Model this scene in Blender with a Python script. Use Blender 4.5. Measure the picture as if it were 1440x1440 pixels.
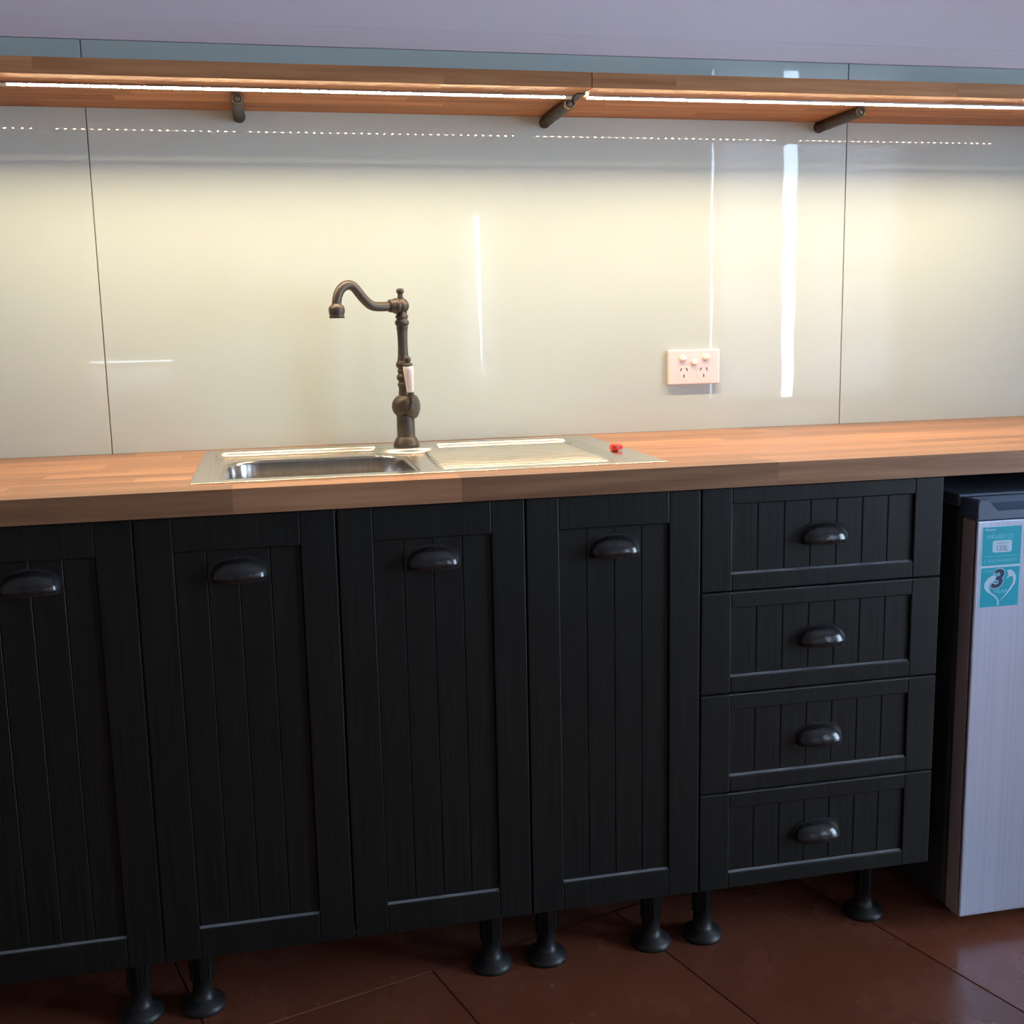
import bpy, bmesh, math, random
from mathutils import Vector, Matrix
random.seed(7)
C = bpy.context.scene
COL = C.collection
for o in list(bpy.data.objects):
    bpy.data.objects.remove(o)

# ------------------------------------------------------------ camera
F, CX, CY = 1559.31, 721.45, 713.65
cam = bpy.data.cameras.new('camera')
cam.sensor_fit = 'HORIZONTAL'; cam.sensor_width = 36
cam.lens = F/1440*36
cam.shift_x = -(CX-720)/1440; cam.shift_y = (CY-720)/1440
cam.clip_start = .05
co = bpy.data.objects.new('camera', cam); COL.objects.link(co)
co.location = (-.6876, -2.2887, 1.1296)
co.rotation_euler = (1.4094, .0203, -.2153)
C.camera = co

# ------------------------------------------------------------ world, light, exposure
SKY = 22.0
LED = 820.0
w = bpy.data.worlds.new('sky'); C.world = w; w.use_nodes = True
bgn = w.node_tree.nodes['Background']
bgn.inputs[0].default_value = (.64, .78, 1.0, 1); bgn.inputs[1].default_value = SKY
C.view_settings.view_transform = 'Standard'; C.view_settings.look = 'None'
C.view_settings.gamma = 1; C.view_settings.use_curve_mapping = False
C.view_settings.exposure = 0.0

def portal(loc, rot, sx, sy):
    l = bpy.data.lights.new('portal', 'AREA'); l.shape = 'RECTANGLE'
    l.size = sx; l.size_y = sy
    l.cycles.is_portal = True
    o = bpy.data.objects.new('portal', l); COL.objects.link(o)
    o.location = loc; o.rotation_euler = rot
RX0, RX1, RY0, RZ1 = -2.6, 3.4, -4.0, 2.95      # the room
RW = (-3.0, -1.7, .05, 2.25)                    # unseen glass door added in the right wall for more daylight: y0, y1, z0, z1
FW = [(1.88, 3.12, .64, 2.62), (.36, .60, .80, 1.78), (-1.66, -1.17, .82, 1.02)]   # openings in the wall behind the camera
portal((RX1+.16, (RW[0]+RW[1])/2, (RW[2]+RW[3])/2), (0, math.radians(90), 0), RW[3]-RW[2], RW[1]-RW[0])
for a in FW:
    portal(((a[0]+a[1])/2, RY0-.16, (a[2]+a[3])/2), (math.radians(-90)+math.pi, 0, 0), a[1]-a[0], a[3]-a[2])

# ------------------------------------------------------------ materials
def mat(name, base, rough=.5, metal=0, spec=.5, coat=0, coat_rough=.1):
    m = bpy.data.materials.new(name); m.use_nodes = True
    b = m.node_tree.nodes['Principled BSDF']
    b.inputs['Base Color'].default_value = (*base, 1)
    b.inputs['Roughness'].default_value = rough
    b.inputs['Metallic'].default_value = metal
    b.inputs['Specular IOR Level'].default_value = spec
    b.inputs['Coat Weight'].default_value = coat
    b.inputs['Coat Roughness'].default_value = coat_rough
    return m
def noisy(m, c1, c2, scale=(1, 1, 1), nscale=5, detail=4, bump=0, bdist=.001, rnd=0, rough=None):
    """procedural colour variation, optional bump and per-object tone shift"""
    nt = m.node_tree; N = nt.nodes; L = nt.links; b = N['Principled BSDF']
    tc = N.new('ShaderNodeTexCoord'); mp = N.new('ShaderNodeMapping'); mp.inputs['Scale'].default_value = scale
    L.new(tc.outputs['Object'], mp.inputs['Vector'])
    nz = N.new('ShaderNodeTexNoise'); nz.inputs['Scale'].default_value = nscale; nz.inputs['Detail'].default_value = detail
    nz.inputs['Roughness'].default_value = .6
    oi = N.new('ShaderNodeObjectInfo')
    if rnd:
        nz.noise_dimensions = '4D'
        mm = N.new('ShaderNodeMath'); mm.operation = 'MULTIPLY'; mm.inputs[1].default_value = 37
        L.new(oi.outputs['Random'], mm.inputs[0]); L.new(mm.outputs[0], nz.inputs['W'])
    L.new(mp.outputs[0], nz.inputs['Vector'])
    cr = N.new('ShaderNodeValToRGB')
    cr.color_ramp.elements[0].position = .35; cr.color_ramp.elements[0].color = (*c1, 1)
    cr.color_ramp.elements[1].position = .65; cr.color_ramp.elements[1].color = (*c2, 1)
    L.new(nz.outputs['Fac'], cr.inputs[0])
    out = cr.outputs[0]
    if rnd:
        mr = N.new('ShaderNodeMapRange'); mr.inputs['To Min'].default_value = 1-rnd; mr.inputs['To Max'].default_value = 1+rnd
        L.new(oi.outputs['Random'], mr.inputs[0])
        hs = N.new('ShaderNodeHueSaturation'); L.new(mr.outputs[0], hs.inputs['Value']); L.new(out, hs.inputs['Color'])
        out = hs.outputs[0]
    L.new(out, b.inputs['Base Color'])
    if bump:
        bp = N.new('ShaderNodeBump'); bp.inputs['Strength'].default_value = bump; bp.inputs['Distance'].default_value = bdist
        L.new(nz.outputs['Fac'], bp.inputs['Height']); L.new(bp.outputs[0], b.inputs['Normal'])
    if rough:
        mr2 = N.new('ShaderNodeMapRange'); mr2.inputs['To Min'].default_value = rough[0]; mr2.inputs['To Max'].default_value = rough[1]
        L.new(nz.outputs['Fac'], mr2.inputs[0]); L.new(mr2.outputs[0], b.inputs['Roughness'])
    return m
M = {}
M['glass'] = noisy(mat('painted_glass', (.52, .62, .62), .02), (.52, .61, .61), (.54, .63, .63), nscale=2)
M['mauve'] = noisy(mat('mauve_paint', (.62, .55, .66), .33, spec=.35), (.80, .68, .74), (.84, .71, .77), nscale=1.5)
M['white_wall'] = noisy(mat('tan_paint', (.3, .27, .24), .6), (.29, .26, .23), (.32, .29, .26), nscale=2)
M['ceiling'] = noisy(mat('ceiling_paint', (.7, .7, .7), .7), (.68, .68, .68), (.72, .72, .72), nscale=2)
M['wood'] = noisy(mat('butcher_block', (.5, .3, .15), .38, spec=.45), (.275, .130, .066), (.43, .222, .114), scale=(1.2, 26, 26), nscale=2.5, detail=6, bump=.05, rnd=.24, rough=(.28, .42))
M['black'] = noisy(mat('black_woodgrain', (.02, .02, .02), .42, spec=.3), (.006, .007, .0065), (.013, .0145, .0135), scale=(150, 150, 2.5), nscale=2, detail=5, bump=.3, bdist=.0006, rough=(.36, .5))
M['edge_highlight'] = noisy(mat('worn_edge_highlight', (.06, .06, .07), .35, spec=.6), (.09, .095, .11), (.18, .185, .21), scale=(1, 8, 8), nscale=30)  # worn edge grey, with the daylight highlight on ledges painted into the colour
M['handle'] = noisy(mat('black_metal', (.02, .02, .022), .2, spec=.6), (.016, .016, .018), (.024, .024, .026), nscale=40)
M['carcass'] = noisy(mat('grey_melamine', (.3, .3, .3), .5), (.28, .28, .28), (.32, .32, .32), nscale=9)
M['plastic_black'] = noisy(mat('black_plastic', (.012, .012, .013), .45), (.01, .01, .011), (.015, .015, .016), nscale=20)
M['bronze'] = noisy(mat('oil_rubbed_bronze', (.09, .06, .045), .42, .35), (.055, .046, .040), (.085, .070, .060), nscale=55, bump=.08)
M['rod'] = noisy(mat('aged_rod_metal', (.07, .06, .05), .45, .5), (.055, .045, .036), (.09, .07, .055), nscale=60)
M['porcelain'] = noisy(mat('porcelain', (.8, .74, .76), .12), (.78, .72, .74), (.82, .76, .78), nscale=8)
M['steel'] = noisy(mat('brushed_steel', (.74, .72, .68), .2, 1), (.62, .60, .56), (.70, .68, .63), scale=(2, 40, 40), nscale=8, rough=(.18, .28))
M['steel_bowl'] = noisy(mat('satin_steel', (.5, .47, .44), .22, 1), (.46, .43, .40), (.54, .51, .48), scale=(60, 60, 2), nscale=4, rough=(.18, .28))
M['outlet'] = noisy(mat('outlet_plastic', (.8, .68, .68), .25), (.80, .73, .75), (.82, .75, .77), nscale=6)
M['switch'] = noisy(mat('switch_plastic', (.84, .76, .74), .22), (.83, .75, .73), (.85, .77, .75), nscale=6)
M['slot'] = mat('slot_dark', (.02, .015, .015), .6)
M['fridge'] = noisy(mat('silver_steel', (.55, .58, .64), .3, .9), (.66, .76, .95), (.72, .82, 1.0), scale=(60, 60, .3), nscale=4, detail=1)
_b = M['fridge'].node_tree.nodes['Principled BSDF']; _b.inputs['Anisotropic'].default_value = .8; _b.inputs['Anisotropic Rotation'].default_value = .25
_t = M['fridge'].node_tree.nodes.new('ShaderNodeTangent'); _t.direction_type = 'RADIAL'; _t.axis = 'Z'
M['fridge'].node_tree.links.new(_t.outputs[0], _b.inputs['Tangent'])
M['fridge_edge'] = noisy(mat('fridge_edge', (.2, .17, .18), .45), (.42, .34, .35), (.48, .39, .40), nscale=15)
M['fridge_side'] = noisy(mat('fridge_side', (.11, .10, .11), .45), (.05, .055, .058), (.065, .07, .072), nscale=15)
M['fridge_cap'] = noisy(mat('fridge_cap', (.10, .12, .16), .38), (.09, .12, .19), (.11, .145, .22), nscale=15)
M['gasket'] = mat('gasket_rubber', (.035, .03, .032), .6)
M['teal'] = noisy(mat('teal_print', (.0, .35, .42), .35), (.0, .37, .50), (.0, .40, .53), nscale=10)
M['print'] = mat('pale_print', (.50, .68, .82), .4)
M['pale_teal'] = mat('pale_teal_print', (.14, .58, .72), .4)
M['navy'] = mat('navy_print', (.008, .03, .10), .4)
M['grey_print'] = mat('grey_print', (.25, .33, .42), .4)
M['red'] = noisy(mat('red_rubber', (.75, .05, .03), .4), (.7, .045, .03), (.8, .06, .04), nscale=30)
M['grout'] = noisy(mat('grout', (.10, .05, .03), .7), (.16, .05, .027), (.22, .075, .045), nscale=30)
M['tile'] = noisy(mat('terracotta', (.13, .04, .02), .33, spec=.45), (.20, .060, .032), (.255, .080, .045), nscale=6, detail=6, bump=.05, rnd=.1, rough=(.2, .34))
M['alu'] = noisy(mat('aluminium', (.5, .5, .5), .4, 1), (.45, .45, .45), (.55, .55, .55), nscale=30)
M['frame_white'] = noisy(mat('white_frame', (.7, .7, .7), .35), (.68, .68, .68), (.72, .72, .72), nscale=6)
def emis(name, col, s):
    m = bpy.data.materials.new(name); m.use_nodes = True
    nt = m.node_tree; nt.nodes.remove(nt.nodes['Principled BSDF'])
    e = nt.nodes.new('ShaderNodeEmission'); e.inputs[0].default_value = (*col, 1); e.inputs[1].default_value = s
    nt.links.new(e.outputs[0], nt.nodes['Material Output'].inputs[0]); return m
M['led'] = emis('led_emitter', (1, .735, .45), LED)
M['led_lens'] = emis('led_lens_glow', (1, .80, .58), 120)
M['wood_shelf'] = noisy(mat('shelf_timber', (.5, .3, .15), .6, spec=.2), (.36, .155, .070), (.54, .27, .125), scale=(1.2, 26, 26), nscale=2.5, detail=6, bump=.05, rnd=.2)
def pane_mat():
    m = bpy.data.materials.new('window_glass'); m.use_nodes = True
    nt = m.node_tree; N = nt.nodes; N.remove(N['Principled BSDF'])
    t = N.new('ShaderNodeBsdfTransparent'); t.inputs[0].default_value = (.93, .96, .95, 1)
    g = N.new('ShaderNodeBsdfGlossy'); g.inputs['Roughness'].default_value = .01
    f = N.new('ShaderNodeFresnel'); f.inputs[0].default_value = 1.45
    mx = N.new('ShaderNodeMixShader')
    nt.links.new(f.outputs[0], mx.inputs[0]); nt.links.new(t.outputs[0], mx.inputs[1]); nt.links.new(g.outputs[0], mx.inputs[2])
    nt.links.new(mx.outputs[0], N['Material Output'].inputs[0]); return m
M['pane'] = pane_mat()
def fabric_mat():
    m = bpy.data.materials.new('blind_fabric'); m.use_nodes = True
    nt = m.node_tree; N = nt.nodes; N.remove(N['Principled BSDF'])
    d = N.new('ShaderNodeBsdfDiffuse'); d.inputs[0].default_value = (.75, .74, .76, 1)
    t = N.new('ShaderNodeBsdfTranslucent'); t.inputs[0].default_value = (.8, .78, .8, 1)
    mx = N.new('ShaderNodeMixShader'); mx.inputs[0].default_value = .6
    nz = N.new('ShaderNodeTexNoise'); nz.inputs['Scale'].default_value = 200
    bp = N.new('ShaderNodeBump'); bp.inputs['Strength'].default_value = .2; bp.inputs['Distance'].default_value = .0005
    nt.links.new(nz.outputs['Fac'], bp.inputs['Height']); nt.links.new(bp.outputs[0], d.inputs['Normal'])
    nt.links.new(d.outputs[0], mx.inputs[1]); nt.links.new(t.outputs[0], mx.inputs[2])
    nt.links.new(mx.outputs[0], N['Material Output'].inputs[0]); return m
M['fabric'] = fabric_mat()

# ------------------------------------------------------------ helpers
ORG = {}
def org(o): return ORG.get(o.name, Vector((0, 0, 0))) if o else Vector((0, 0, 0))
def tag(o, label=None, cat=None, group=None, kind=None):
    if label: o['label'] = label
    if cat: o['category'] = cat
    if group: o['group'] = group
    if kind: o['kind'] = kind
    return o
def thing(name, loc, label, cat, group=None):
    o = bpy.data.objects.new(name, None); COL.objects.link(o); o.location = loc
    o.empty_display_size = .05
    ORG[o.name] = Vector(loc); tag(o, label, cat, group); return o
class MB:
    """collects world-space shapes, build() links them as ONE mesh object"""
    def __init__(s): s.bm = bmesh.new()
    def box(s, x0, x1, y0, y1, z0, z1, bev=0, seg=1):
        r = bmesh.ops.create_cube(s.bm, size=1, matrix=Matrix.Translation(((x0+x1)/2, (y0+y1)/2, (z0+z1)/2)) @ Matrix.Diagonal((x1-x0, y1-y0, z1-z0, 1)))
        if bev:
            es = {e for v in r['verts'] for e in v.link_edges}
            bmesh.ops.bevel(s.bm, geom=list(es), offset=bev, segments=seg, affect='EDGES', profile=.5)
        return s
    def lathe(s, prof, c=(0, 0, 0), n=32, axis=None, smooth=True):
        """prof: (radius, height) along axis from c"""
        ax = Vector(axis).normalized() if axis else Vector((0, 0, 1))
        q = Vector((0, 0, 1)).rotation_difference(ax); c = Vector(c)
        rings = []
        for r, h in prof:
            if r < 1e-6: rings.append([s.bm.verts.new(c + q @ Vector((0, 0, h)))])
            else: rings.append([s.bm.verts.new(c + q @ Vector((r*math.cos(2*math.pi*i/n), r*math.sin(2*math.pi*i/n), h))) for i in range(n)])
        s._skin(rings, n, smooth); return s
    def _skin(s, rings, n, smooth=True, closed=True):
        for a, b in zip(rings, rings[1:]):
            for i in range(n if closed else n-1):
                j = (i+1) % n
                if len(a) == 1 and len(b) == 1: continue
                if len(a) == 1: vs = (a[0], b[j], b[i])
                elif len(b) == 1: vs = (a[i], a[j], b[0])
                else: vs = (a[i], a[j], b[j], b[i])
                f = s.bm.faces.new(vs); f.smooth = smooth
    def tube(s, pts, rad, n=20):
        pts = [Vector(p) for p in pts]; rings = []
        nrm = None
        for i, p in enumerate(pts):
            t = (pts[min(i+1, len(pts)-1)]-pts[max(i-1, 0)]).normalized()
            if nrm is None: nrm = t.orthogonal().normalized()
            nrm = (nrm - t*nrm.dot(t)).normalized(); bn = t.cross(nrm)
            r = rad[i] if isinstance(rad, (list, tuple)) else rad
            rings.append([s.bm.verts.new(p + (nrm*math.cos(2*math.pi*k/n)+bn*math.sin(2*math.pi*k/n))*r) for k in range(n)])
        s._skin(rings, n)
        s.bm.faces.new(list(reversed(rings[0]))); s.bm.faces.new(rings[-1]); return s
    def poly(s, pts):
        return s.bm.faces.new([s.bm.verts.new(p) for p in pts])
    def mesh(s, name, m, off=Vector((0, 0, 0))):
        bmesh.ops.translate(s.bm, verts=s.bm.verts[:], vec=-off)
        bmesh.ops.recalc_face_normals(s.bm, faces=s.bm.faces[:])
        me = bpy.data.meshes.new(name); s.bm.to_mesh(me); s.bm.free(); me.materials.append(m); return me
    def build(s, name, m, parent=None, loc=None):
        """loc: world origin for a top-level mesh"""
        off = org(parent) if parent else Vector(loc or (0, 0, 0))
        o = bpy.data.objects.new(name, s.mesh(name, m, off)); COL.objects.link(o)
        if parent: o.parent = parent
        else: o.location = off
        ORG[o.name] = off
        return o
def put(name, me, parent, loc):
    """a mesh modelled about its own origin, placed at a world point under parent"""
    o = bpy.data.objects.new(name, me); COL.objects.link(o); o.parent = parent
    o.location = Vector(loc)-org(parent); ORG[o.name] = Vector(loc); return o
def struct(o): o['kind'] = 'structure'; return o
def catmull(p, k=8):
    p = [Vector(q) for q in p]; P = [2*p[0]-p[1]]+p+[2*p[-1]-p[-2]]; out = []
    for i in range(1, len(P)-2):
        a, b, c, d = P[i-1:i+3]
        for j in range(k):
            t = j/k
            out.append(.5*((2*b)+(c-a)*t+(2*a-5*b+4*c-d)*t*t+(3*b-a-3*c+d)*t**3))
    out.append(p[-1]); return out

# ------------------------------------------------------------ key dimensions (metres)
ZT, TB = .8986, .0386            # worktop top, thickness
YD = -.5796                      # door faces
YB = -.5917                      # worktop front edge
ZB = .14                         # underside of the cabinets
ZS, TS, YS = 1.5509, .0268, -.2802   # shelf underside, thickness, front edge
ZG = 1.6725                      # top of the glass
WALL = .007                      # plaster face behind the glass

# ------------------------------------------------------------ room shell
m = MB(); m.box(RX0-.1, RX1+.1, WALL, WALL+.12, 0, RZ1)
struct(m.build('wall_back', M['mauve']))
m = MB(); m.box(RX0, RX1, -.002, WALL, ZG+.0005, ZG+.0385, .0008)
struct(m.build('trim_1', M['mauve']))
m = MB(); m.box(RX0-.1, RX0, RY0-.1, WALL, 0, RZ1)
struct(m.build('wall_left', M['white_wall']))
m = MB()
y0, y1, z0, z1 = RW
m.box(RX1, RX1+.15, RY0-.1, y0, 0, RZ1); m.box(RX1, RX1+.15, y1, WALL, 0, RZ1)
m.box(RX1, RX1+.15, y0, y1, 0, z0); m.box(RX1, RX1+.15, y0, y1, z1, RZ1)
struct(m.build('wall_right', M['white_wall']))
m = MB(); xs = RX0-.1
for a in sorted(FW):
    m.box(xs, a[0], RY0-.15, RY0, 0, RZ1)
    m.box(a[0], a[1], RY0-.15, RY0, 0, a[2]); m.box(a[0], a[1], RY0-.15, RY0, a[3], RZ1)
    xs = a[1]
m.box(xs, RX1+.1, RY0-.15, RY0, 0, RZ1)
struct(m.build('wall_front', M['white_wall']))
m = MB(); m.box(RX0-.1, RX1+.1, RY0-.1, .1, RZ1, RZ1+.1)
struct(m.build('ceiling', M['ceiling']))

# floor: a grout bed with big square-set tiles laid at a slight angle
m = MB(); m.box(RX0-.1, RX1+.1, RY0-.1, .1, -.08, -.0025)
floor = struct(m.build('floor', M['grout']))
TA = math.radians(17.0); TW, TL = .392, .784
ca, sa = math.cos(TA), math.sin(TA)
P0 = Vector((.030, -.745)); U = Vector((ca, sa)); V = Vector((-sa, ca))
tb = MB(); g = .0011
tb.box(g, TW-g, g, TL-g, -.01, 0, .0010)
tile_me = tb.mesh('tile', M['tile'])
half = None
for i in range(-14, 16):
    for j in range(-8, 5):
        o2 = P0 + U*(i*TW) + V*(j*TL+.40)
        c2 = o2+U*TW/2+V*TL/2
        if RX0+.25 < c2.x < RX1-.25 and RY0+.25 < c2.y < -.1:
            t = put('tile', tile_me, floor, (o2.x, o2.y, 0)); t.rotation_euler.z = TA

# windows and an unseen glass door added for more daylight
def window(n, a, y):
    m = MB(); t = .03
    m.box(a[0], a[0]+t, y-.09, y-.04, a[2], a[3], .002); m.box(a[1]-t, a[1], y-.09, y-.04, a[2], a[3], .002)
    m.box(a[0]+t, a[1]-t, y-.09, y-.04, a[2], a[2]+t, .002); m.box(a[0]+t, a[1]-t, y-.09, y-.04, a[3]-t, a[3], .002)
    f = struct(m.build('window_%d' % n, M['frame_white']))
    m = MB(); m.box(a[0]+t, a[1]-t, y-.067, y-.063, a[2]+t, a[3]-t); m.build('pane', M['pane'], f)
for n, a in enumerate(FW): window(n+1, a, RY0)
y0, y1, z0, z1 = RW
m = MB(); X = RX1+.03; t = .05
m.box(X, X+.05, y0, y0+t, z0, z1, .002); m.box(X, X+.05, y1-t, y1, z0, z1, .002)
m.box(X, X+.05, y0+t, y1-t, z0, z0+t, .002); m.box(X, X+.05, y0+t, y1-t, z1-t, z1, .002)
m.box(X, X+.05, (y0+y1)/2-.03, (y0+y1)/2+.03, z0+t, z1-t, .002)
door = struct(m.build('added_door_1', M['frame_white']))
m = MB(); m.box(X+.022, X+.026, y0+t, (y0+y1)/2-.03, z0+t, z1-t); m.build('pane', M['pane'], door)
m = MB(); m.box(X+.022, X+.026, (y0+y1)/2+.03, y1-t, z0+t, z1-t); m.build('pane', M['pane'], door)

# fabric blinds that cover the windows behind the camera, leaving thin bright slits
def blind(x0, x1, z0, z1, label, drops, skew=0.0):
    t = thing('roman_blind', ((x0+x1)/2, RY0+.01, z1), label, 'blind')
    m = MB(); m.box(x0, x1, RY0+.004, RY0+.03, z1-.03, z1, .003); m.build('head_rail', M['frame_white'], t)
    h = (z1-.03-z0)/drops
    for k in range(drops):
        zt, zb = z1-.03-k*h, z1-.03-(k+1)*h
        fa, fb = (z1-zt)/(z1-z0), (z1-zb)/(z1-z0)
        m = MB(); n = 6; rows = []
        for i in range(n+1):
            f = i/n; z = zt+(zb-zt)*f; y = RY0+.012+.02*math.sin(math.pi*f)**2
            sk = skew*(fa+(fb-fa)*f)
            rows.append([m.bm.verts.new((x0+(x1-x0)*u/4+sk*(1 if u == 4 else 0), y+.0015*math.sin(u*2), z)) for u in range(5)])
        for a, b in zip(rows, rows[1:]):
            for i in range(4): f = m.bm.faces.new((a[i], a[i+1], b[i+1], b[i])); f.smooth = True
        o = m.build('fabric_panel', M['fabric'], t)
        sm = o.modifiers.new('thick', 'SOLIDIFY'); sm.thickness = .0008
        m = MB(); m.box(x0, x1, RY0+.006, RY0+.016, zb-.004, zb+.004, .001); m.build('batten', M['frame_white'], t)
a = FW[0]
blind(1.893, 2.325, a[2]-.0, a[3]+.02, 'white roman blind left of the bright slit, reflected in the splashback', 5, .02)
blind(2.42, 3.14, a[2]-.0, a[3]+.02, 'wide white roman blind right of the bright slit, reflected in the splashback', 5)
a = FW[1]
blind(.375, .470, a[2]-.02, a[3]+.02, 'narrow white blind on the slim window behind the camera, left half', 5, .03)
blind(.500, .62, a[2]-.02, a[3]+.02, 'narrow white blind on the slim window behind the camera, right half', 5)
a = FW[2]
blind(-1.68, -1.15, a[2]-.01, .985, 'short white blind on the small low window behind the camera', 2)

# ------------------------------------------------------------ glass splashback in three sheets
SEAM = (-.9986, .5625); XL, XR = RX0, 1.16
for (x0, x1, lab) in ((XL, SEAM[0], 'pale glossy glass splashback sheet left of the left-hand joint'),
                      (SEAM[0], SEAM[1], 'wide pale glossy glass splashback sheet behind the tap and power point'),
                      (SEAM[1], XR, 'pale glossy glass splashback sheet right of the right-hand joint, above the fridge')):
    m = MB(); m.box(x0+.0011, x1-.0011, 0, .006, ZT-.03 if False else ZT, ZG, .0006)
    o = m.build('glass_splashback', M['glass'], None, ((x0+x1)/2, 0, ZT)); tag(o, lab, 'splashback', 'glass splashback sheets')

# ------------------------------------------------------------ laminated timber: worktop and shelf boards
def staves(root, x0, x1, y0, y1, z0, z1, rows, hole=None, lmin=.32, lmax=.72, mt='wood'):
    rw = (y1-y0)/rows
    for r in range(rows):
        ya, yb = y0+r*rw, y0+(r+1)*rw
        x = x0-random.uniform(0, lmax*.7)
        while x < x1-1e-6:
            xe = x+random.uniform(lmin, lmax)
            if x1-xe < .12: xe = x1
            a, b = max(x, x0), min(xe, x1)
            segs = [(a, b)]
            if hole and ya >= hole[2]-1e-4 and yb <= hole[3]+1e-4:
                segs = [(a, min(b, hole[0])), (max(a, hole[1]), b)]
            for sa_, sb_ in segs:
                if sb_-sa_ > .004:
                    MB().box(sa_, sb_, ya, yb, z0, z1, .00025).build('stave', M[mt], root)
            x = xe
rw = -YB/13
top = thing('worktop', (-.2, -.3, ZT-TB), 'long oiled timber butcher-block worktop running across all the black cabinets', 'worktop')
staves(top, -1.55, 1.15, YB, 0, ZT-TB, ZT, 13, (-.808, -.062, YB+2*rw, YB+12*rw))
for x0, x1, lab in ((-1.35, -.0948, 'timber floating shelf board left of the joint, lit from beneath'),
                    (-.0936, 1.15, 'timber floating shelf board right of the joint, above the power point')):
    s = thing('floating_shelf', ((x0+x1)/2, -.14, ZS), lab, 'shelf', 'floating shelf boards')
    staves(s, x0, x1, YS, -.0005, ZS, ZS+TS, 7, mt='wood_shelf')

# shelf support rods standing out of the wall under the boards
def rod(x, length, lab, tab=False):
    z = ZS-.0112; r = .0108
    t = thing('shelf_bracket', (x, 0, z), lab, 'bracket', 'round metal rods under the shelf')
    prof = [(0, 0), (r+.001, 0), (r+.001, .004), (r, .005), (r, length-.012), (r+.0004, length-.011), (r+.0004, length-.001), (r-.0015, length), (r-.003, length), (r-.003, length-.004), (0, length-.004)]
    MB().lathe(prof, (x, 0, z), 28, (0, -1, 0)).build('rod', M['rod'], t)
    MB().lathe([(0, 0), (r-.0032, 0), (r-.0042, .0025), (0, .0028)], (x, -length+.004, z), 20, (0, -1, 0)).build('end_plug', M['bronze'], t)
    if tab:
        m = MB(); y = -length
        m.box(x+.003, x+.019, y-.040, y+.02, ZS-.0022, ZS-.0002, .0004)
        m.box(x+.013, x+.017, y-.066, y-.038, ZS-.0014, ZS-.0002, .0003)
        m.build('fixing_tab', M['rod'], t)
rod(-.7185, .175, 'dark bronze rod bracket under the shelf, left of the tap')
rod(-.1125, .195, 'dark bronze rod bracket beneath the joint of the two shelf boards', True)
rod(.495, .178, 'dark bronze rod bracket under the shelf, near the right-hand glass joint')

# LED strips
YL = -.213
def led(x0, x1, lab, skip=None):
    t = thing('led_strip', ((x0+x1)/2, YL, ZS), lab, 'light strip', 'warm led strips under the shelf')
    m = MB(); m.box(x0, x1, YL-.0065, YL+.0065, ZS-.0009, ZS-.0001)
    m.box(x0, x1, YL-.0072, YL-.0064, ZS-.0037, ZS-.0001)
    sc_ = [(YL-.006, ZS-.0009), (YL-.006, ZS-.0011), (YL+.0055, ZS-.0062), (YL+.0062, ZS-.0062), (YL+.0062, ZS-.0009)]
    va = [m.bm.verts.new((x0, y, z)) for y, z in sc_]; vb = [m.bm.verts.new((x1, y, z)) for y, z in sc_]
    m.bm.faces.new(va); m.bm.faces.new(list(reversed(vb)))
    for i in range(5): m.bm.faces.new((va[i], vb[i], vb[(i+1) % 5], va[(i+1) % 5]))
    m.build('channel', M['alu'], t)
    m = MB(); l = MB(); x = x0+.006; z = ZS-.0038-.0002; LT = math.radians(24)
    while x < x1-.006:
        if not (skip and skip[0] < x < skip[1]):
            c_, s_ = math.cos(LT)*.0025, math.sin(LT)*.0025
            m.poly([(x-.0070, YL-c_, z+s_), (x-.0070, YL+c_, z-s_), (x+.0070, YL+c_, z-s_), (x+.0070, YL-c_, z+s_)])
            l.poly([(x-.0025, YL+.0065, z-.0006), (x-.0025, YL+.0065, z+.0006), (x+.0025, YL+.0065, z+.0006), (x+.0025, YL+.0065, z-.0006)])
        x += .01667
    o = m.build('led_chip', M['led'], t); o['kind'] = 'stuff'
    o = l.build('led_lens', M['led_lens'], t); o['kind'] = 'stuff'
led(-1.34, -.113, 'warm white led strip under the left shelf board', (-1.128, -1.098))
led(-.083, 1.075, 'warm white led strip under the right shelf board')

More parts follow.
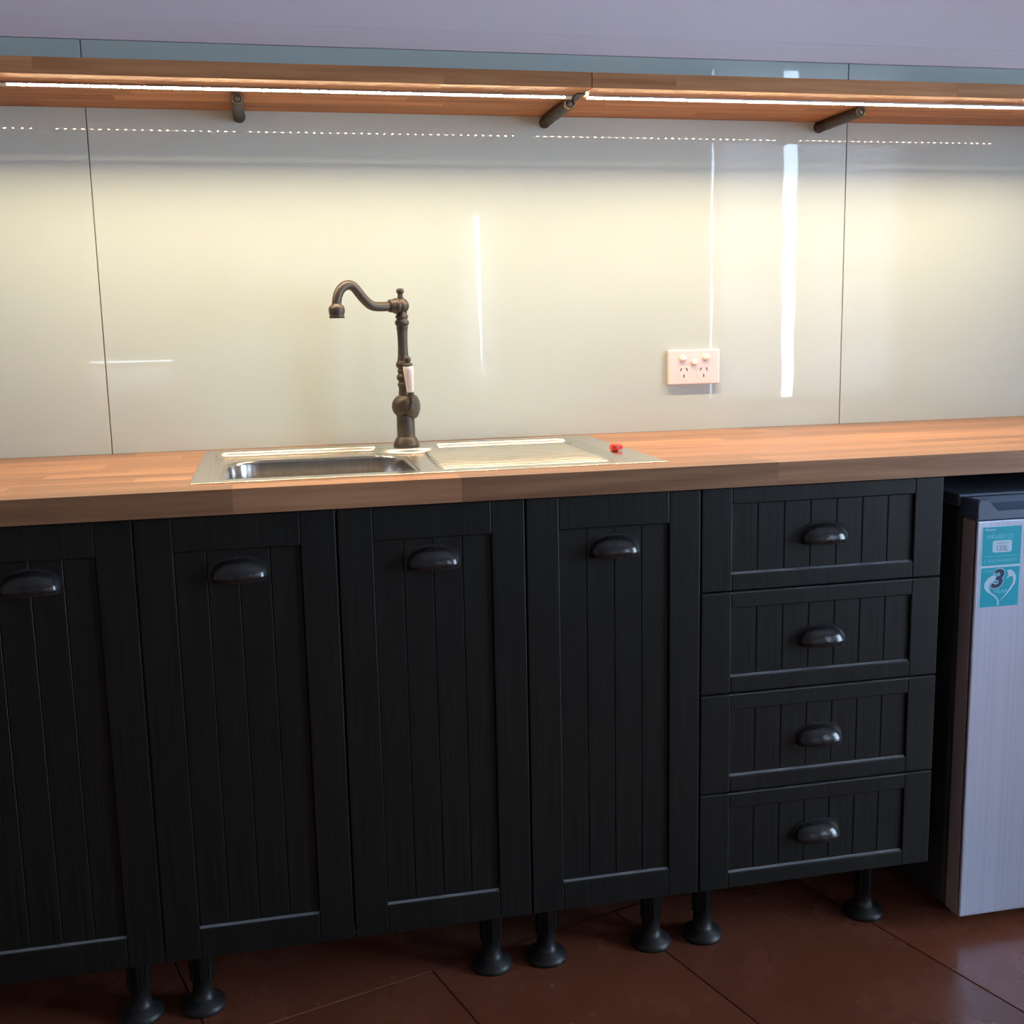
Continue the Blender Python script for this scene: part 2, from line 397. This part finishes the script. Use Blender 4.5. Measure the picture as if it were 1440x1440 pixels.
# ------------------------------------------------------------ cup handle (modelled about its centre, back on y = 0)
def cup_mesh():
    m = MB(); a, h, d = .0425, .030, .026; n, k = 22, 9
    def surf(s, off):
        rows = []
        for i in range(k+1):
            ph = math.pi/2*i/k                      # from the wall (top) to the lip (bottom front)
            row = []
            for j in range(n+1):
                th = math.pi*j/n
                A, H, D = a-off, h-off, d-off
                cx = -math.cos(th)*A*(abs(math.sin(th))**.0)
                sx = abs(math.sin(th))**.62
                row.append(m.bm.verts.new((cx, -D*sx*math.sin(ph), -.012+H*sx*math.cos(ph)*1.0)))
            rows.append(row)
        return rows
    o_ = surf(0, 0); i_ = surf(0, .0022)
    for R_ in (o_, i_):
        for p, q in zip(R_, R_[1:]):
            for j in range(n):
                try: f = m.bm.faces.new((p[j], p[j+1], q[j+1], q[j])); f.smooth = True
                except ValueError: pass
    for j in range(n):
        for idx in (0, -1):
            m.bm.faces.new((o_[idx][j], o_[idx][j+1], i_[idx][j+1], i_[idx][j]))
    # skirt: the lip turns down a little
    lip = [m.bm.verts.new((v.co.x*.985, v.co.y*.97, v.co.z-.004)) for v in o_[-1]]
    for j in range(n):
        f = m.bm.faces.new((o_[-1][j], o_[-1][j+1], lip[j+1], lip[j])); f.smooth = True
    # mounting flange round the dome
    fo = [m.bm.verts.new((-math.cos(math.pi*j/n)*(a+.004), -.0016, -.014+(h+.006)*abs(math.sin(math.pi*j/n))**.62)) for j in range(n+1)]
    fi = [m.bm.verts.new((-math.cos(math.pi*j/n)*(a-.001), -.0016, -.013+(h-.002)*abs(math.sin(math.pi*j/n))**.62)) for j in range(n+1)]
    fb = [m.bm.verts.new((v.co.x, 0, v.co.z)) for v in fo]
    for j in range(n):
        m.bm.faces.new((fo[j], fo[j+1], fi[j+1], fi[j])); m.bm.faces.new((fb[j], fb[j+1], fo[j+1], fo[j]))
    bmesh.ops.remove_doubles(m.bm, verts=m.bm.verts[:], dist=.00005)
    return m.mesh('cup_handle', M['handle'])
cup = cup_mesh()

# ------------------------------------------------------------ base cabinets
def front(parent, name, x0, x1, z0, z1, rail_t, rail_b, stile, hz, nb, gap=.0015):
    """framed front with recessed vertical boards and a cup handle"""
    x0 += gap; x1 -= gap; z0 += gap; z1 -= gap
    xi0, xi1, zi0, zi1 = x0+stile, x1-stile, z0+rail_b, z1-rail_t
    m = MB(); b = .0016
    m.box(x0, xi0, YD, YD+.018, z0, z1, b, 2); m.box(xi1, x1, YD, YD+.018, z0, z1, b, 2)
    m.box(xi0+.0002, xi1-.0002, YD+.0003, YD+.018, z0, zi0, b, 2); m.box(xi0+.0002, xi1-.0002, YD+.0003, YD+.018, zi1, z1, b, 2)
    f = m.build(name, M['black'], parent)
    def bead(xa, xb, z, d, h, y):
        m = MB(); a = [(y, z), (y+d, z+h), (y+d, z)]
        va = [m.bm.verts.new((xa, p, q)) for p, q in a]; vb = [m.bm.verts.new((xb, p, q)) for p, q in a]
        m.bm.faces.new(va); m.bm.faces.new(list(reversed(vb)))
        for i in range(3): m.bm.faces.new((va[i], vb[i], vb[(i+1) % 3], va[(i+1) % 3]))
        m.build('highlight_bead', M['edge_highlight'], f)  # pale strip, daylight glint along the ledge painted in
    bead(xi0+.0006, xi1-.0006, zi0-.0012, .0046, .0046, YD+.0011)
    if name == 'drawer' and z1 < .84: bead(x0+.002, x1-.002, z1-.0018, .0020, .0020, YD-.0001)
    wb = (xi1-xi0)/nb
    pm = MB(); pm.box(.0002, wb-.0002, 0, .009, 0, zi1-zi0, .0012); pm = pm.mesh('panel_board', M['black'])
    for k in range(nb):
        put('panel_board', pm, f, (xi0+k*wb, YD+.0055, zi0))
    put('handle', cup, f, ((x0+x1)/2, YD+(.0055 if hz < zi1-.012 else 0), hz))
    return f
def leg_mesh():
    m = MB()
    m.lathe([(0, 0), (.037, 0), (.038, .004), (.035, .012), (.021, .018), (.0175, .026), (.0155, .05), (.019, .052), (.019, .118), (.032, .122), (.034, .139), (0, .1395)], (0, 0, 0), 24)
    for k in range(8):
        a = k*math.pi/4
        m.box(.0175, .0205, -.0008, .0008, .054, .116)
        vs = m.bm.verts[-8:]
        bmesh.ops.rotate(m.bm, verts=vs, cent=(0, 0, 0), matrix=Matrix.Rotation(a, 3, 'Z'))
    return m.mesh('leg', M['plastic_black'])
LEG = leg_mesh()
def cabinet(x0, x1, label, fronts, end=False):
    t = thing('base_cabinet', ((x0+x1)/2, -.3, 0), label, 'cabinet', 'black base cabinets under the worktop')
    m = MB(); e = .0004; xr = x1-e-(.016 if end else 0)
    y0 = YD+.0185; z1 = ZT-TB-.0005
    m.box(x0+e, x0+.016, y0, -.02, ZB, z1); m.box(xr-.016, xr, y0, -.02, ZB, z1)
    m.box(x0+.016, xr-.016, y0, -.02, ZB, ZB+.016); m.box(x0+.016, xr-.016, -.028, -.02, ZB+.016, z1)
    m.box(x0+.016, xr-.016, y0, y0+.08, z1-.016, z1)
    m.build('carcass', M['carcass'], t)
    if end: MB().box(xr, x1-e, YD+.0185, -.004, ZB-.0, z1, .0006).build('end_panel', M['black'], t)
    for f in fronts: front(t, *f)
    for (lx, ly) in ((x0+.045, -.485), (x1-(.075 if end else .056), -.485), (x0+.045, -.10), (x1-.045, -.10)):
        put('leg', LEG, t, (lx, ly, .0002))
DO = (ZB, ZB+.7195, .054, .050, .054, .771, 4)
cabinet(-1.5, -.9, 'black grooved two-door cabinet at the far left edge', [('door', -1.5, -1.2)+DO, ('door', -1.2, -.9)+DO])
cabinet(-.9, -.3, 'black grooved two-door cabinet beneath the sink', [('door', -.9, -.6)+DO, ('door', -.6, -.3)+DO])
cabinet(-.3, 0, 'narrow black grooved single-door cabinet left of the drawers', [('door', -.3, 0)+DO])
cabinet(0, .45, 'black cabinet with four grooved drawers beside the silver fridge',
        [('drawer', 0, .45, ZB+.18*k, ZB+.18*(k+1)-(.0005 if k == 3 else 0), .028, .028, .054, ZB+.18*k+.0905, 7) for k in range(4)], True)

# ------------------------------------------------------------ sink
def sdrr(x, y, x0, x1, y0, y1, r):
    cx, cy, hx, hy = (x0+x1)/2, (y0+y1)/2, (x1-x0)/2-r, (y1-y0)/2-r
    dx, dy = abs(x-cx)-hx, abs(y-cy)-hy
    return math.hypot(max(dx, 0), max(dy, 0))+min(max(dx, dy), 0)-r
def sst(a, b, v):
    t = min(1, max(0, (v-a)/(b-a))); return t*t*(3-2*t)
SX0, SX1, SY0, SY1 = -.819, -.037, -.5245, -.036
TAP = (-.4295, -.095)
BW = (-.774, -.447, -.476, -.165, .055)
sink = thing('inset_sink', ((SX0+SX1)/2, (SY0+SY1)/2, ZT), 'stainless steel inset sink with left bowl and ridged right drainer', 'sink')
def deck_h(x, y):
    sd = max(sdrr(x, y, -.800, -.088, -.492, -.070, .028), -(math.hypot((x-TAP[0])*.9, y-TAP[1])-.054))
    h = -.0095*sst(0, .008, -sd)
    e = min(x-SX0, SX1-x, y-SY0, SY1-y)
    h -= .0012*(1-sst(0, .004, e))
    # drainer ridges
    if -.425 < x < -.095:
        yy = (y+.470)/.0300
        if 0 < yy < 12:
            k = int(yy); f = yy-k
            lo, hi = -.415+.0008*k, -.108
            if k >= 8: lo += max(0, .058-math.hypot(-.43-lo, -.095-y))*.9
            env = sst(lo, lo+.008, x)*(1-sst(hi-.008, hi, x))
            h += .0054*env*math.sin(math.pi*f)**2*sst(.004, .02, -sd)
    return h
m = MB(); nx, ny = 262, 234; zr = ZT+.0022
dx, dy = (SX1-SX0)/nx, (SY1-SY0)/ny
G = [[m.bm.verts.new((SX0+i*dx, SY0+j*dy, zr+deck_h(SX0+i*dx, SY0+j*dy))) for i in range(nx+1)] for j in range(ny+1)]
for j in range(ny):
    for i in range(nx):
        if sdrr(SX0+(i+.5)*dx, SY0+(j+.5)*dy, *BW) < -.002: continue
        f = m.bm.faces.new((G[j][i], G[j][i+1], G[j+1][i+1], G[j+1][i])); f.smooth = True
per = [G[0][i] for i in range(nx)]+[G[j][nx] for j in range(ny)]+[G[ny][i] for i in range(nx, 0, -1)]+[G[j][0] for j in range(ny, 0, -1)]
low = [m.bm.verts.new((v.co.x, v.co.y, ZT+.0002)) for v in per]
for i in range(len(per)):
    j = (i+1) % len(per); m.bm.faces.new((per[i], low[i], low[j], per[j]))
m.bm.verts.ensure_lookup_table()
for v in [v for v in m.bm.verts if not v.link_faces]: m.bm.verts.remove(v)
m.build('deck', M['steel'], sink)
def rr_loop(x0, x1, y0, y1, r, z, n=10):
    out = []
    for cx, cy, a0 in ((x1-r, y1-r, 0), (x0+r, y1-r, 90), (x0+r, y0+r, 180), (x1-r, y0+r, 270)):
        for k in range(n+1):
            a = math.radians(a0+90*k/n); out.append((cx+r*math.cos(a), cy+r*math.sin(a), z))
    return out
m = MB(); x0, x1, y0, y1, r = BW; zt = zr-.0095
rings = []
for off, z in ((-.004, zt+.0004), (-.0015, zt+.0009), (.001, zt+.0004), (.003, zt-.0018), (.0042, zt-.006), (.006, zt-.03), (.010, zt-.11), (.014, zt-.125), (.024, zt-.138), (.04, zt-.142), (.09, zt-.145)):
    rings.append([m.bm.verts.new(p) for p in rr_loop(x0+off, x1-off, y0+off, y1-off, max(.012, r-off*.55), z)])
m._skin(rings, len(rings[0]))
f = m.bm.faces.new(rings[-1])
m.build('bowl', M['steel_bowl'], sink)
m = MB(); cx, cy = (x0+x1)/2, (y0+y1)/2
m.lathe([(0, -.002), (.02, -.002), (.03, .0005), (.040, .003), (.044, .001), (.044, 0)], (cx, cy, zt-.144), 32)
m.build('waste_strainer', M['steel'], sink)

# small red plug on the drainer
t = thing('sink_plug', (-.074, -.350, zr), 'small red rubber plug lying at the right end of the drainer', 'plug')
m = MB(); m.lathe([(0, 0), (.0050, 0), (.0072, .0015), (.0072, .0145), (.0055, .0165), (.0055, .0215), (.0040, .0235), (0, .0235)], (-.0855, -.352, zr+.0072), 24, (1, .25, 0))
m.build('stopper', M['red'], t)

# ------------------------------------------------------------ mixer tap
tx, ty = TAP; zd = zr
tap = thing('mixer_tap', (tx, ty, zd), 'dark bronze traditional mixer tap with swan-neck spout and white porcelain lever', 'tap')
B = M['bronze']
m = MB(); m.lathe([(0, 0), (.0258, 0), (.0262, .0025), (.0252, .005), (.0225, .012), (.0188, .0175), (.0178, .0185), (.0178, .058), (.0180, .064), (0, .066)], (tx, ty, zd), 40)
m.build('base', B, tap)
zb_ = .9795
m = MB(); Rb = .0235
m.lathe([(0, -Rb)]+[(Rb*math.cos(a), Rb*math.sin(a)) for a in [math.radians(d) for d in range(-80, 81, 10)]]+[(0, Rb)], (tx-.003, ty, zb_), 36)
m.build('valve_ball', B, tap)
ax = Vector((.86, -.5, .0)).normalized()
m = MB(); m.lathe([(0, 0), (.0215, 0), (.0222, .010), (.0222, .018), (.0232, .019), (.0236, .024), (.0225, .029), (.017, .0325), (0, .034)], Vector((tx-.006, ty+.004, zb_-.001)), 36, ax)
m.build('cartridge_housing', B, tap)
# column
H = lambda z: z-zd
prof = [(0, H(.99)), (.0125, H(.99)), (.0115, H(1.004)), (.0108, H(1.012)), (.0112, H(1.018)), (.0125, H(1.0195)), (.0130, H(1.022)), (.0122, H(1.025)), (.0108, H(1.0265)),
        (.0110, H(1.029)), (.0140, H(1.0325)), (.0146, H(1.036)), (.0138, H(1.040)), (.0108, H(1.043)), (.0118, H(1.046)), (.0126, H(1.0485)), (.0118, H(1.051)), (.0106, H(1.0525)),
        (.0115, H(1.054)), (.0145, H(1.057)), (.0152, H(1.060)), (.0145, H(1.064)), (.0122, H(1.0675)), (.0118, H(1.070)), (.0106, H(1.078)), (.0098, H(1.092)), (.0096, H(1.106)), (.0101, H(1.120)), (.0108, H(1.130)),
        (.0116, H(1.1315)), (.0118, H(1.133)), (.0105, H(1.1345)), (.0112, H(1.136)), (.0136, H(1.139)), (.0140, H(1.1425)), (.0132, H(1.146)), (.0106, H(1.1485)), (.0106, H(1.150)), (.0128, H(1.1525)), (.0124, H(1.1555)), (.0105, H(1.1575)), (.0108, H(1.163)), (.0, H(1.166))]
m = MB(); m.lathe(prof, (tx-.0005, ty, zd), 32); m.build('column', B, tap)
zh = 1.1745; Rh = .0156
m = MB(); m.lathe([(0, -Rh)]+[(Rh*math.cos(a), Rh*math.sin(a)) for a in [math.radians(d) for d in range(-80, 81, 10)]]+[(0, Rh)], (tx-.001, ty, zh), 32)
m.build('head_ball', B, tap)
m = MB(); m.lathe([(0, 0), (.0058, 0), (.0056, .004), (.0050, .007), (.0048, .009), (.0072, .0115), (.0078, .0145), (.0072, .0175), (.0055, .0195), (0, .0205)], (tx-.002, ty, zh+Rh-.0018), 24)
m.build('finial', B, tap)
a25 = math.radians(25); dr = Vector((-math.cos(a25), -math.sin(a25), 0))
T0 = Vector((-.433, ty, 0))
m = MB(); m.lathe([(.0125, 0), (.0150, .003), (.0150, .009), (.0140, .010), (.0128, .0105), (.0125, .020), (.0115, .0215), (.009, .022)], Vector((tx, ty, zh))+dr*.0065, 32, dr)
m.build('spout_collar', B, tap)
sp = [(.022, 1.1738), (.034, 1.1735), (.0533, 1.1735), (.0636, 1.1759), (.072, 1.1812), (.0836, 1.1923), (.0965, 1.207), (.1047, 1.2128), (.1123, 1.2138), (.1199, 1.212), (.1286, 1.2054), (.135, 1.1945), (.1378, 1.1828), (.1386, 1.1735)]
pts = catmull([T0+dr*s+Vector((0, 0, z)) for s, z in sp], 5)
m = MB(); m.tube(pts, .0091, 24); m.build('spout', B, tap)
e = T0+dr*.1387
m = MB(); m.lathe([(.0088, .0265), (.0105, .0245), (.0140, .0215), (.0152, .0175), (.0152, .0125), (.0140, .0070), (.0136, .0055), (.0143, .003), (.0143, 0), (.0125, 0), (.0120, .003), (0, .003)], (e.x, e.y, 1.1525), 32)
m.build('nozzle', B, tap)
# lever: dark stem, white porcelain grip, dark cap
p1 = Vector((-.421, -.126, 1.0)); p2 = Vector((-.4255, -.131, 1.062)); la = (p2-p1).normalized()
m = MB()
m.lathe([(.0055, -.014), (.0052, -.006), (.0050, -.002), (.0068, .001), (.0070, .004), (.0058, .0055), (.0062, .0085), (0, .009)], p1, 24, la)
m.build('lever_stem', B, tap)
lv = MB(); lv.lathe([(0, .0088), (.0070, .0088), (.0074, .011), (.0098, .044), (.0106, .052), (.0102, .0575), (.0084, .0602), (0, .061)], p1, 32, la)
lv.build('lever_grip', M['porcelain'], tap)['label'] = 'white porcelain lever grip'
m = MB(); m.lathe([(0, .0605), (.0095, .0605), (.0090, .0628), (.0060, .0652), (.0046, .067), (.0064, .0695), (.0069, .0725), (.0058, .0765), (0, .079)], p1, 24, la)
m.build('lever_cap', B, tap)

# ------------------------------------------------------------ double power point
ox0, ox1, oz0, oz1 = .151, .2695, .9985, 1.0735
out = thing('power_point', ((ox0+ox1)/2, 0, (oz0+oz1)/2), 'white double power point on the glass splashback right of the sink', 'outlet')
m = MB(); m.box(ox0, ox1, -.0095, -.0002, oz0, oz1, .003, 3); m.build('face_plate', M['outlet'], out)
def sw(x, z, r, flat, name):
    m = MB(); m.lathe([(0, 0), (r+.0009, 0), (r+.0009, .0006), (r, .0008), (r, .0026), (r-.0007, .0034), (0, .0036)], (x, -.0094, z), 28, (0, -1, .0))
    s = m.build(name, M['switch'], out)
    m = MB(); m.box(x-r*.8, x+r*.8, -.0149, -.0126, z-r*.45, z+r*.1, .0008, 2); m.build('rocker', M['switch'], s)
sw(.1845, 1.0545, .0076, 1, 'switch'); sw(.2375, 1.056, .0076, 1, 'switch'); sw(.2105, 1.0455, .0064, 1, 'switch')
for cx in (.187, .2325):
    m = MB()
    m.lathe([(0, 0), (.0172, 0), (.0172, .0004), (0, .0004)], (cx, -.0094, 1.0235), 36, (0, -1, 0), False)
    s = m.build('socket', M['outlet'], out)
    for dx_, dz, rot in ((-.0068, .0078, -32), (.0068, .0078, 25), (0, -.0062, 0)):
        m = MB(); m.box(-.0009, .0009, -.0008, .0004, -.0034, .0034)
        bmesh.ops.rotate(m.bm, verts=m.bm.verts[:], cent=(0, 0, 0), matrix=Matrix.Rotation(math.radians(-rot), 3, 'Y'))
        put('pin_slot', m.mesh('pin_slot', M['slot']), s, (cx+dx_, -.0097, 1.0235+dz))

# ------------------------------------------------------------ bar fridge
fx0, fx1 = .505, .985; fy = -.5985; dz0, dz1 = .032, .779
fr = thing('bar_fridge', ((fx0+fx1)/2, -.3, 0), 'silver bar fridge with teal stickers under the right end of the worktop', 'fridge')
m = MB(); m.box(fx0+.001, fx1-.001, -.545, -.05, .03, .795, .006, 2); m.build('body', M['fridge_side'], fr)
m = MB(); m.box(fx0+.006, fx1-.006, -.5535, -.5452, dz0+.01, dz1-.004, .002); m.build('door_seal', M['gasket'], fr)
m = MB()
m.box(fx0+.0005, fx1-.0005, fy+.0085, -.5538, dz0, dz1, .002); dside = m.build('door', M['fridge_edge'], fr)
m = MB(); m.box(fx0, fx1, fy, fy+.0088, dz0+.0005, dz1-.0005, .003, 3); m.build('front_skin', M['fridge'], dside)['label'] = 'silver brushed door skin'
# grey top cap of the door with scooped grip
m = MB(); zc0, zc1 = dz1+.0008, .8155; yf = fy-.001; yb_ = -.548
outer = [(fx0-.001, zc0), (fx1+.001, zc0), (fx1+.001, zc1-.004), (fx1-.003, zc1), (fx1-.018, zc1), (fx1-.036, .7935), (fx0+.038, .7935), (fx0+.020, zc1-.001), (fx0+.003, zc1), (fx0-.001, zc1-.004)]
vf = [m.bm.verts.new((x, yf, z)) for x, z in outer]; vb = [m.bm.verts.new((x, yf+.012, z)) for x, z in outer]
m.bm.faces.new(vf); m.bm.faces.new(list(reversed(vb)))
for i in range(len(outer)):
    j = (i+1) % len(outer); m.bm.faces.new((vf[i], vb[i], vb[j], vf[j]))
bmesh.ops.bevel(m.bm, geom=[e for e in m.bm.edges if abs(e.verts[0].co.y-yf) < 1e-6 and abs(e.verts[1].co.y-yf) < 1e-6], offset=.0015, segments=2, affect='EDGES')
m.box(fx0-.001, fx0+.012, yf+.012, yb_, zc0, zc1-.0005, .002); m.box(fx1-.012, fx1+.001, yf+.012, yb_, zc0, zc1-.0005, .002)
# sloping scoop behind the front lip, up to the rear ridge
sc = [(yf+.012, .7925), (yf+.020, .792), (yf+.034, .804), (yf+.040, .8145), (yb_, .8150), (yb_, zc0), (yf+.012, zc0)]
va = [m.bm.verts.new((fx0+.0118, y, z)) for y, z in sc]; vb = [m.bm.verts.new((fx1-.0118, y, z)) for y, z in sc]
m.bm.faces.new(va); m.bm.faces.new(list(reversed(vb)))
for i in range(len(sc)):
    j = (i+1) % len(sc); m.bm.faces.new((va[i], vb[i], vb[j], va[j]))
m.build('door_cap', M['fridge_cap'], fr)['label'] = 'dark grey scooped cap along the top of the door'
m = MB(); m.box(fx0-.003, fx1+.003, -.546, -.045, .7955, .8185, .004, 2); m.build('top', M['fridge_cap'], fr)
for lx in (fx0+.05, fx1-.05):
    for ly in (-.51, -.09):
        m = MB(); m.lathe([(0, 0), (.016, 0), (.017, .003), (.015, .008), (.008, .009), (.008, .031), (0, .031)], (lx, ly, .0002), 20); m.build('foot', M['plastic_black'], fr)

def text(body, size, x, z, y, m, parent, name='lettering', sx=1.0, bold=0.0, shear=0.0, align='LEFT'):
    cu = bpy.data.curves.new(name, 'FONT'); cu.body = body; cu.size = size; cu.extrude = .00004; cu.offset = bold; cu.shear = shear
    cu.align_x = align; cu.resolution_u = 3
    o = bpy.data.objects.new(name, cu); COL.objects.link(o)
    dg = bpy.context.evaluated_depsgraph_get()
    me = bpy.data.meshes.new_from_object(o.evaluated_get(dg)); COL.objects.unlink(o); bpy.data.objects.remove(o)
    me.transform(Matrix.Diagonal((sx, 1, 1, 1))); me.transform(Matrix.Rotation(math.radians(90), 4, 'X'))
    me.materials.clear(); me.materials.append(m)
    return put(name, me, parent, (x, y, z))
def flat(pts, x0, z1, s, y, m, parent, name):
    """flat print from sticker units: u right, v down"""
    b = MB(); b.poly([(x0+u*s[0], y, z1-v*s[1]) for u, v in pts]); return b.build(name, m, parent)
ly0 = fy-.0004
A = (.5165, .5930, .6975, .7665)    # upper sticker
Bk = (.5165, .5930, .6225, .6935)   # lower sticker
MB().box(A[0]-.0030, A[1]+.001, ly0, fy-.00005, Bk[2]-.0005, A[3]+.001).build('sticker_backing', M['print'], fr)
st1 = MB().box(A[0], A[1], ly0-.0003, ly0-.0001, A[2], A[3]).build('sticker', M['teal'], fr); st1['label'] = 'teal capacity sticker reading 120L'
st2 = MB().box(Bk[0], Bk[1], ly0-.0003, ly0-.0001, Bk[2], Bk[3]).build('sticker', M['teal'], fr); st2['label'] = 'teal warranty sticker with a large 3 in a heart'
yt = ly0-.0005
text('Hisense', .0068, A[0]+.003, A[3]-.0065, yt, M['print'], st1, bold=.0001)
text('HR6BF121', .0120, A[0]+.008, A[3]-.0215, yt, M['pale_teal'], st1, sx=1.03, bold=.0002)
w_, h_ = A[1]-A[0], A[3]-A[2]
def rrect(u0, u1, v0, v1, r):
    o = []
    for cu, cv, a0 in ((u1-r, v0+r, -90), (u1-r, v1-r, 0), (u0+r, v1-r, 90), (u0+r, v0+r, 180)):
        for k in range(5):
            a = math.radians(a0+90*k/4); o.append((cu+r*math.cos(a), cv+r*math.sin(a)))
    return o
flat(rrect(.26, .76, .355, .665, .05), A[0], A[3], (w_, h_), yt, M['print'], st1, 'badge')
text('CAPACITY', .0052, A[0]+.5*w_+.0005, A[3]-.455*h_, yt-.0002, M['grey_print'], st1, align='CENTER')
text('120L', .0125, A[0]+.5*w_+.0005, A[3]-.62*h_, yt-.0002, M['grey_print'], st1, bold=.0003, align='CENTER')
flat([(.04, .755), (.96, .755), (.96, .768), (.04, .768)], A[0], A[3], (w_, h_), yt, M['pale_teal'], st1, 'rule')
text('3 YEAR WARRANTY', .0076, A[0]+.004, A[2]+.0055, yt, M['pale_teal'], st1, sx=.98, bold=.0001)
w_, h_ = Bk[1]-Bk[0], Bk[3]-Bk[2]
text('Hisense', .0066, Bk[0]+.003, Bk[3]-.0070, yt, M['pale_teal'], st2, bold=.0001)
def hp(L): return [((x-100)/1180, (y-70)/1250) for x, y in L]
flat(hp([(450, 320), (330, 385), (250, 480), (205, 580), (210, 690), (270, 800), (400, 900), (520, 990), (590, 1070), (630, 1160), (625, 1280), (680, 1280), (672, 1140), (625, 1040), (540, 945), (430, 865), (380, 780), (352, 660), (400, 560), (600, 450), (520, 330)]), Bk[0], Bk[3], (w_, h_), yt, M['print'], st2, 'heart')
flat(hp([(885, 185), (1010, 165), (1100, 245), (1165, 350), (1180, 450), (1150, 610), (1050, 775), (900, 970), (700, 1160), (690, 1280), (700, 1280), (705, 1150), (870, 980), (1000, 770), (1085, 600), (1095, 460), (1065, 370), (960, 390), (870, 465), (930, 350), (920, 260)][:9]+[(700, 1150), (860, 965), (990, 765), (1085, 600), (1095, 460), (1065, 370), (960, 390), (870, 465), (930, 350), (920, 260)]), Bk[0], Bk[3], (w_, h_), yt, M['print'], st2, 'heart')
tx3, tz3 = Bk[0]+.235*w_, Bk[3]-.50*h_
text('3', .0455, tx3, tz3, yt-.0002, M['print'], st2, sx=1.12, bold=.0026, shear=.2)
text('3', .0455, tx3, tz3, yt-.0004, M['navy'], st2, sx=1.12, bold=.0014, shear=.2)
text('YEAR', .0088, Bk[0]+.34*w_, Bk[3]-.655*h_, yt-.0003, M['pale_teal'], st2, sx=1.35, bold=.0003)

# a stray black cable end / support panel closing the fridge bay beyond the frame
t = thing('end_panel', (1.125, -.3, 0), 'black upright panel carrying the right end of the worktop beside the fridge', 'panel')
MB().box(1.11, 1.128, YD, -.004, .0002, ZT-TB-.0005, .001).build('board', M['black'], t)
